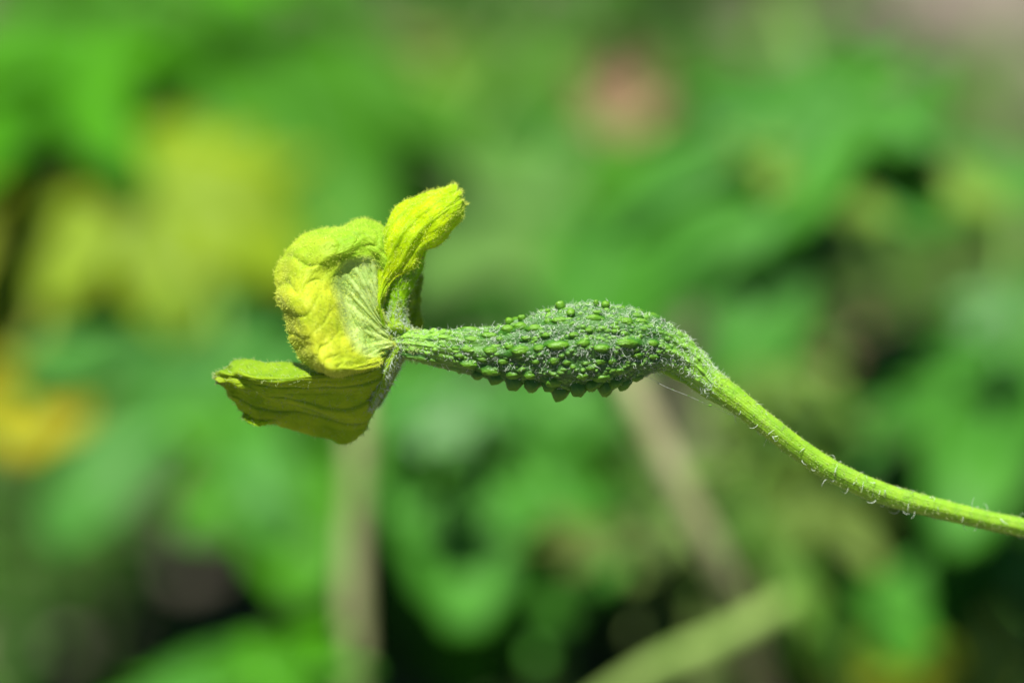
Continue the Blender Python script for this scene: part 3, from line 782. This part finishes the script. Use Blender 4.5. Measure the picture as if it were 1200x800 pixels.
def leaf(parent, PO, px, py, d, ang, size, kind, var, col, nrm=(0, -.35, .94), stalk_to=None, label=None, gloss=.5, spec=.15, trans=.35, sx=1.0):
    """leaf with its stalk joint at (px,py), tip pointing to image angle ang (deg, 0=right, 90=up), size = px length of middle lobe"""
    mat = leaf_material(col, gloss, spec, trans)
    k = (DIST + d) / DIST / PPC
    nl = np.array(nrm, float); nl /= np.linalg.norm(nl)
    td = np.array([math.cos(math.radians(ang)), 0, math.sin(math.radians(ang))])
    # in-plane vector of the blade that projects onto td in the picture
    if abs(nl[1]) > .15:
        y = td.copy(); y[1] = -(nl[0] * td[0] + nl[2] * td[2]) / nl[1]
        y[1] = np.clip(y[1], -1.6, 1.6)
        y = y - nl * (y @ nl)
    else: y = td - nl * (td @ nl)
    ln = np.linalg.norm(y); y /= ln
    pr = max(.35, math.hypot(y[0], y[2]))
    s = size * k / pr
    x = np.cross(y, nl)
    Xw, Yw, Zw = R3 @ x * (s * .35 + size * k * .75) * sx, R3 @ y * s, R3 @ nl * s
    o = bpy.data.objects.new('leaf', blade(kind, var, mat)); S.collection.objects.link(o); o.parent = parent
    if label: o['label'] = label
    p = at(px, py, d) - PO
    m = Matrix(((Xw[0], Yw[0], Zw[0]), (Xw[1], Yw[1], Zw[1]), (Xw[2], Yw[2], Zw[2]))).to_4x4()
    o.matrix_local = Matrix.Translation(Vector(p)) @ m
    if stalk_to is not None:
        a = p; b = np.array(stalk_to) - PO
        c1 = a * .55 + b * .45 + np.array([0, 0, .12]) * np.linalg.norm(a - b)
        P = catmull(np.array([a, c1, b]), 10)
        obj('leaf_stalk', tube_mesh('leaf_stalk', P, np.linspace(.07, .1, 10), 8, M_vine), parent)
    return o
M_vine = stem_material('vine_stem_skin', (0.13, 0.32, 0.04), (0.22, 0.42, 0.07), (.3, .42, .16))

def vine(label, stem_pts, leaves, r=.16, mat=None, group='blurred vines behind the melon', fill=7):
    """stem_pts: (px,py,d) from the ground up; leaves: tuples for leaf()"""
    P = np.array([at(*q) for q in stem_pts])
    base = P[0].copy(); base[2] = ground_z(base[0], base[1]) - .2
    rt = empty('leafy_vine', base); tag(rt, label, 'vine', group)
    PO = np.array(rt.location)
    P = np.concatenate([[base], P]); n = 14 * len(P)
    C = catmull(P, n)
    obj('vine_stem', tube_mesh('vine_stem', C, np.linspace(r, r * .5, n), 10, mat or M_vine, PO), rt)
    for L in leaves:
        kw = L[-1] if isinstance(L[-1], dict) else {}
        a = L[:-1] if kw else L
        p = at(a[0], a[1], a[2])
        j = np.argmin(np.linalg.norm(C - (p - [0, 0, 1.0]), axis=1))
        leaf(rt, PO, *a, stalk_to=C[j], **kw)
    # smaller leaves of the same vine, at all angles, filling in between
    r = np.random.default_rng(abs(hash_(label)))
    for q in range(fill):
        L = leaves[r.integers(0, len(leaves))]
        c_ = [(.05, .21, .015), (.065, .20, .02), (.04, .15, .008), (.10, .24, .03), (.055, .23, .03)][r.integers(0, 5)]
        px, py, d = L[0] + r.normal(0, 85), L[1] + r.normal(20, 75), L[2] + r.uniform(1.5, 7)
        p = at(px, py, d); j = np.argmin(np.linalg.norm(C - (p - [0, 0, 1.0]), axis=1))
        leaf(rt, PO, px, py, d, r.uniform(0, 360), r.uniform(55, 105), ['PALM', 'BROAD', 'NARROW'][r.integers(0, 3)], int(r.integers(90, 96)), c_,
             nrm=(r.normal(0, .35), -.45 + r.normal(0, .3), .85), stalk_to=C[j])
    return rt
def hash_(t): return sum((i + 1) * ord(ch) for i, ch in enumerate(t)) % 99991

BR = (0.052, 0.265, 0.003); MD = (0.045, 0.205, 0.007); TEAL = (0.05, 0.235, 0.025); YG = (0.24, 0.34, 0.015); PALE = (0.15, 0.30, 0.035); BG = (.05, .235, .02); GLINT = dict(gloss=.38, spec=.5, nrm=(-.06, -.85, .5)); DK = (0.025, 0.10, 0.01)  # GLINT: small extra leaves added and tilted to mirror the sun as glints
vine('blurred vine at the upper left, broad bright green leaves above a yellowing one',
     [(60, 900, 30), (40, 500, 27), (120, 240, 26), (300, 60, 27)],
     [(120, 40, 26, 200, 190, 'BROAD', 1, BR), (310, 60, 27, 300, 190, 'BROAD', 2, MD), (60, 110, 24, 250, 130, 'PALM', 3, BR),
      (190, -40, 28, 30, 200, 'BROAD', 4, BR), (250, 150, 27, 330, 130, 'PALM', 0, MD)])
vine('blurred plant at the left carrying a large yellowing leaf',
     [(-80, 900, 24), (-60, 520, 23), (40, 330, 22)],
     [(165, 225, 22, -12, 225, 'BROAD', 5, (.19, .33, .010), dict(label='yellowing leaf', nrm=(-.1, -.65, .7))), (90, 260, 23, 245, 190, 'BROAD', 6, YG, dict(nrm=(0,-.7,.6))), (120, 190, 24, 160, 130, 'PALM', 7, (.18, .34, .04)),
      (70, 400, 24, 300, 120, 'BROAD', 8, (.14, .26, .02))])
vine('blurred vine below the yellowing leaf, lobed mid green leaves pointing down',
     [(330, 900, 22), (330, 620, 21), (260, 400, 20)],
     [(260, 420, 20, 225, 250, 'PALM', 9, TEAL, dict(nrm=(0, -.75, .65))), (300, 400, 21, 10, 180, 'BROAD', 10, TEAL), (330, 520, 19, 280, 170, 'BROAD', 12, BR, dict(nrm=(.2, -.8, .5))),
      (230, 340, 24, 160, 130, 'BROAD', 13, MD)])
vine('low blurred green leaf cluster at the bottom left of the beige stalk',
     [(260, 1000, 14), (265, 900, 13)],
     [(250, 820, 13, 80, 110, 'BROAD', 14, BG), (310, 790, 12.5, 30, 100, 'PALM', 15, BR), (215, 830, 13.5, 150, 90, 'PALM', 16, BR)], fill=0)
vine('blurred vine right below the flower, glossy bright green leaves',
     [(640, 960, 19), (620, 700, 18), (570, 480, 17)],
     [(535, 505, 17, 272, 160, 'OVAL', 76, BG, dict(nrm=(.0, -.55, .83))), (590, 520, 17.5, 285, 170, 'OVAL', 77, BG, dict(nrm=(.1, -.6, .8))), (530, 470, 16, 150, 110, 'BROAD', 19, TEAL, dict(nrm=(-.05, -.45, .88), gloss=.45, spec=.25)), (610, 560, 18, 330, 120, 'BROAD', 20, BG), (515, 480, 14, 300, 60, 'BROAD', 72, TEAL, GLINT),
      (600, 500, 19, 20, 120, 'BROAD', 21, BG), (590, 610, 20.5, 200, 110, 'BROAD', 88, MD), (530, 590, 21, 280, 110, 'OVAL', 89, MD)])
vine('blurred vine behind the flower, grey green leaves catching the light',
     [(480, 900, 34), (500, 500, 32), (520, 220, 32)],
     [(500, 210, 32, 160, 190, 'BROAD', 22, PALE), (560, 290, 30, 0, 160, 'BROAD', 23, PALE, dict(gloss=.45, spec=.25, nrm=(0, -.45, .88))), (430, 90, 36, 120, 140, 'PALM', 24, (.2, .32, .06)),
      (600, 140, 35, 60, 160, 'BROAD', 25, BG), (640, 60, 36, 200, 140, 'PALM', 26, (.06, .22, .01)), (640, 230, 26, 290, 180, 'BROAD', 27, (.10, .25, .05)), (585, 285, 27, 290, 75, 'BROAD', 71, TEAL, GLINT), (420, 330, 30, 240, 150, 'BROAD', 27, TEAL)])
vine('large blurred vine behind the melon, broad leaves arching over a dark gap',
     [(1000, 900, 24), (1010, 500, 22), (960, 200, 20)],
     [(1000, 120, 17, 211, 400, 'OVAL', 28, BG, dict(nrm=(-.3, -.55, .78), sx=.75)), (950, 150, 17, 246, 265, 'NARROW', 29, TEAL, dict(nrm=(-.1, -.7, .7), sx=1.3)), (930, 185, 16.5, -8, 250, 'NARROW', 30, PALE, dict(nrm=(.1, -.5, .85), sx=1.1)),
      (850, 180, 22, 190, 170, 'BROAD', 31, MD), (760, 250, 24, 240, 170, 'BROAD', 32, BG), (800, 290, 24, 200, 130, 'BROAD', 74, MD)], fill=3)
vine('blurred vine at the right edge, bright leaves with pale shine',
     [(1280, 900, 20), (1270, 600, 19), (1180, 330, 18)],
     [(1160, 400, 18, 190, 190, 'BROAD', 34, BG), (1165, 350, 15, 280, 62, 'BROAD', 73, TEAL, GLINT), (1190, 420, 17, 260, 45, 'BROAD', 75, TEAL, GLINT), (1190, 410, 17, 235, 150, 'BROAD', 35, BG), (1180, 200, 22, 200, 130, 'BROAD', 36, TEAL),
      (1200, 450, 18, 190, 150, 'PALM', 37, MD), (1230, 350, 20, 60, 90, 'PALM', 38, TEAL)], fill=2)
vine('low blurred vine under the melon stem, rounded bright green leaf',
     [(1240, 1000, 20), (1180, 800, 19), (1120, 560, 18)],
     [(1090, 570, 18, 245, 150, 'BROAD', 40, BG, dict(nrm=(0, -.45, .87))), (1045, 535, 17, 200, 50, 'BROAD', 41, TEAL, GLINT), (1160, 640, 20, 320, 130, 'BROAD', 42, MD),
      (1080, 640, 19, 0, 130, 'BROAD', 43, BG), (1100, 790, 28, 60, 110, 'PALM', 44, YG)])
vine('small blurred olive weed between the beige stalk and the stem',
     [(800, 860, 34), (810, 700, 33), (800, 600, 33)],
     [(780, 620, 33, 150, 90, 'PALM', 45, PALE), (850, 600, 33, 30, 100, 'PALM', 46, YG), (830, 660, 32, 280, 80, 'PALM', 47, PALE), (900, 560, 33, 60, 100, 'PALM', 48, PALE), (720, 680, 34, 200, 90, 'PALM', 49, YG),
      (930, 650, 34, 0, 90, 'PALM', 50, PALE), (700, 560, 34, 120, 90, 'PALM', 51, MD), (940, 480, 33, 80, 100, 'PALM', 52, PALE)], r=.1)

vine('low blurred vine with muted leaves in the bottom centre behind the bright one',
     [(560, 1000, 34), (540, 820, 33), (560, 640, 32)],
     [(690, 590, 33, 330, 120, 'BROAD', 62, (.06, .16, .02)), (450, 600, 33, 150, 120, 'BROAD', 63, MD), (640, 770, 34, 280, 90, 'PALM', 64, (.06, .11, .02))], r=.1)
vine('low blurred yellow green leaves in the bottom right corner',
     [(1120, 1000, 32), (1100, 880, 31), (1080, 800, 31)],
     [(1060, 770, 31, 160, 110, 'PALM', 66, (.12, .24, .02)), (1140, 760, 31, 20, 120, 'PALM', 67, (.15, .26, .03)), (1000, 720, 32, 120, 100, 'BROAD', 68, MD), (960, 780, 32, 200, 100, 'PALM', 69, (.10, .2, .02)), (1190, 700, 30, 80, 110, 'BROAD', 70, MD)], r=.1)
vine('small blurred olive leaves spread below the melon stem, between stalks',
     [(860, 1000, 16), (870, 760, 15), (880, 520, 15)],
     [(900, 430, 15, 110, 90, 'PALM', 80, (.10, .22, .03)), (940, 500, 15, 20, 85, 'PALM', 81, (.085, .22, .03)), (830, 540, 14.5, 170, 85, 'PALM', 82, (.12, .22, .05)), (880, 600, 14.5, 300, 90, 'PALM', 83, (.07, .19, .02)),
      (800, 620, 14, 220, 80, 'PALM', 84, (.11, .2, .045)), (950, 590, 14.5, 330, 80, 'PALM', 85, (.11, .2, .03)), (850, 660, 14.5, 250, 80, 'PALM', 86, (.12, .2, .05)), (700, 640, 14.5, 150, 80, 'PALM', 87, (.10, .16, .03))], r=.08, fill=2)
# far carpet of leaves so that the top of the view is green, not bare
# yellow blossom at the left edge
def blossom(px, py, d, size, label):
    c = at(px, py, d); base = c.copy(); base[2] = ground_z(c[0], c[1]) - .2; base[1] -= 0
    rt = empty('yellow_blossom', base); tag(rt, label, 'flower'); PO = np.array(rt.location)
    P = catmull(np.array([base, base * .4 + c * .6 + [1.0, .6, 0], c - np.array([0, -.3, .5]), c]), 30)
    obj('flower_stalk', tube_mesh('flower_stalk', P, np.linspace(.12, .09, 30), 8, M_vine, PO), rt)
    mat = leaf_material((.36, .37, .010), .5, .3, .35)
    G, ve = blade_arrays(OVAL, seed=3, cup=-.25); nu, nv = G.shape[:2]; k = nu * nv
    A = G + [0, 0, .006]; B = G - [0, 0, .006]; lp = np.arange(k).reshape(nu, nv)[:, -1]
    me = mk_mesh('petal_blade', np.concatenate([A.reshape(-1, 3), B.reshape(-1, 3)]), [grid_faces(nu, nv)[:, ::-1], grid_faces(nu, nv, off=k), np.stack([lp[:-1], lp[1:], lp[1:] + k, lp[:-1] + k], 1)], mat, attrs={'vein_crease': np.tile(ve.ravel() * .2, 2)})
    kk = (DIST + d) / DIST / PPC * size
    face = Vector(R3 @ np.array([.2, -.8, .55])).to_track_quat('Z', 'Y').to_matrix().to_4x4()
    for q in range(5):
        o = bpy.data.objects.new('petal', me); S.collection.objects.link(o); o.parent = rt
        o.matrix_local = Matrix.Translation(Vector(c - PO)) @ face @ Matrix.Rotation(q * 2 * math.pi / 5 + .3, 4, 'Z') @ Matrix.Rotation(.25, 4, 'X') @ Matrix.Scale(kk, 4)
    o = bpy.data.objects.new('stamen_cluster', WART['knob'][1]); S.collection.objects.link(o); o.parent = rt
    o.matrix_local = Matrix.Translation(Vector(c - PO)) @ face @ Matrix.Scale(kk * .22, 4)
blossom(25, 490, 20, 85, 'blurred golden yellow blossom at the left edge')

# stalks
def stalk(label, pts, r, a, b, cat='stalk'):
    P = np.array([at(*q) for q in pts])
    rt = P[0].copy()
    m = plain_material('dry_stalk_bark', a, b, 1.2, .8, .04)
    C = catmull(P, 60); k = np.linspace(0, 1, 60)
    G_, _ = tube_grid(C, (r * (1 + .12 * noise2(60, 1, 12, 1, 3, 2)[:, 0]) * (1 - .15 * k))[:, None] * np.ones((1, 12)), 12)
    o = obj('dry_stalk', mk_mesh('dry_stalk', G_.reshape(-1, 3) - rt, [grid_faces(60, 12, True)[:, ::-1], np.array([[59 * 12 + q for q in range(12)]])], m))
    o.location = rt; tag(o, label, cat)
    return o
stalk('upright blurred beige stalk below the yellow flower', [(405, 1150, 14), (408, 900, 14), (414, 760, 14), (413, 680, 14), (419, 530, 14), (421, 440, 14.5)], .18, (.20, .23, .08), (.33, .34, .15))
stalk('leaning blurred tan stalk below the melon belly', [(900, 830, 14), (850, 680, 12), (790, 560, 11.5), (742, 460, 11.5), (722, 410, 12)], .19, (.24, .25, .10), (.36, .36, .18))
stalk('thick blurred pale green stalk lying at the bottom right', [(560, 930, 13), (730, 808, 12), (790, 772, 12), (840, 752, 12), (912, 714, 12.5), (950, 692, 15), (990, 650, 24)], .18, (.13, .25, .03), (.22, .34, .07))

# withered brown leaf curled into a ball, upper middle
M_dry = plain_material('dry_leaf_brown', (.26, .16, .08), (.42, .29, .17), .8, .8, .05)
def withered(px, py, d, size, label, mat=M_dry, seed=1):
    c = at(px, py, d); rt = empty('withered_leaf', c); tag(rt, label, 'dry leaf')
    G, ve = blade_arrays(BROAD, seed=seed, cup=-.9, n_r=18, teeth=.12); G[..., 2] += .12 * noise2(*G.shape[:2], 9, 5, seed, 3)
    nu, nv = G.shape[:2]; k = nu * nv; lp = np.arange(k).reshape(nu, nv)[:, -1]
    A = G + [0, 0, .008]; B = G - [0, 0, .008]
    me = mk_mesh('blade', np.concatenate([A.reshape(-1, 3), B.reshape(-1, 3)]), [grid_faces(nu, nv)[:, ::-1], grid_faces(nu, nv, off=k), np.stack([lp[:-1], lp[1:], lp[1:] + k, lp[:-1] + k], 1)], mat)
    o = obj('blade', me, rt); s = (DIST + d) / DIST / PPC * size
    o.matrix_local = Vector(R3 @ np.array([.1, -.85, .5])).to_track_quat('Z', 'Y').to_matrix().to_4x4() @ Matrix.Scale(s, 4)
    P = catmull(np.array([[0, 0, 0], [.6, .8, -1.6], [.4, 1.4, ground_z(c[0], c[1] + 1.4) - c[2] - .1]]), 20)
    obj('leaf_stalk', tube_mesh('leaf_stalk', P, np.linspace(.06, .1, 20), 8, mat), rt)
withered(725, 140, 30, 74, 'blurred reddish brown withered leaf above the melon')
withered(1000, 430, 31, 50, 'blurred pinkish brown withered leaf right of the melon', seed=2)
withered(885, 665, 33, 34, 'small blurred reddish dry leaf low beside the pale green stalk', seed=3)

# leaf litter and ground cover (uncountable)
def scatter(name, n, xr, yr, size, mat, seed, z0=.1, zr=.5, kind='OVAL', label=None, tilt=.5, nr=5, na=15):
    r = np.random.default_rng(seed)
    G, ve = blade_arrays(LEAF_DEF[kind], n_r=nr, n_a=na, seed=seed, cup=.3, teeth=0)
    b = G.reshape(-1, 3); F = grid_faces(na, nr)[:, ::-1]
    x = r.uniform(*xr, n); y = r.uniform(*yr, n)
    zz = np.array([ground_z(a_, b_) for a_, b_ in zip(x, y)]) + z0 + r.uniform(0, zr, n)
    V = []; FF = []
    for q in range(n):
        e = Quaternion(Vector((r.normal(0, tilt), r.normal(0, tilt), r.uniform(-3.1, 3.1))).normalized(), 0)
        m = np.array(Matrix.Rotation(r.uniform(0, 6.28), 3, 'Z') @ Matrix.Rotation(r.normal(0, tilt), 3, 'X') @ Matrix.Rotation(r.normal(0, tilt), 3, 'Y'))
        V.append(b @ m.T * size * r.uniform(.5, 1.3) + [x[q], y[q], zz[q]]); FF.append(F + q * len(b))
    me = mk_mesh(name, np.concatenate(V), [np.concatenate(FF)], mat, attrs={'vein_crease': np.zeros(len(b) * n)})
    return tag(obj(name, me), label, kind='stuff')
scatter('leaf_litter', 1500, (-60, 60), (5, 120), 1.6, plain_material('litter', (.08, .06, .045), (.22, .17, .125), .5, .9, .05), 5, .15, .6, label='dry brown leaf litter on the soil', tilt=.4)
scatter('ground_cover', 1100, (-45, 12), (42, 110), 2.2, leaf_material((.055, .20, .02)), 6, .6, 4.5, 'PALM', 'low green creeping leaves behind the vines on the left', .45, 5, 27)
scatter('ground_cover', 500, (6, 45), (18, 52), 1.8, leaf_material((.08, .19, .03)), 7, .5, 2.5, 'PALM', 'low green creeping leaves behind the vines on the right', .5, 5, 27)
scatter('ground_cover', 620, (-30, 12), (14, 48), 1.6, leaf_material((.05, .15, .02)), 8, .4, 1.5, 'PALM', 'sparse low green leaves on the soil under the melon', .5, 5, 27)
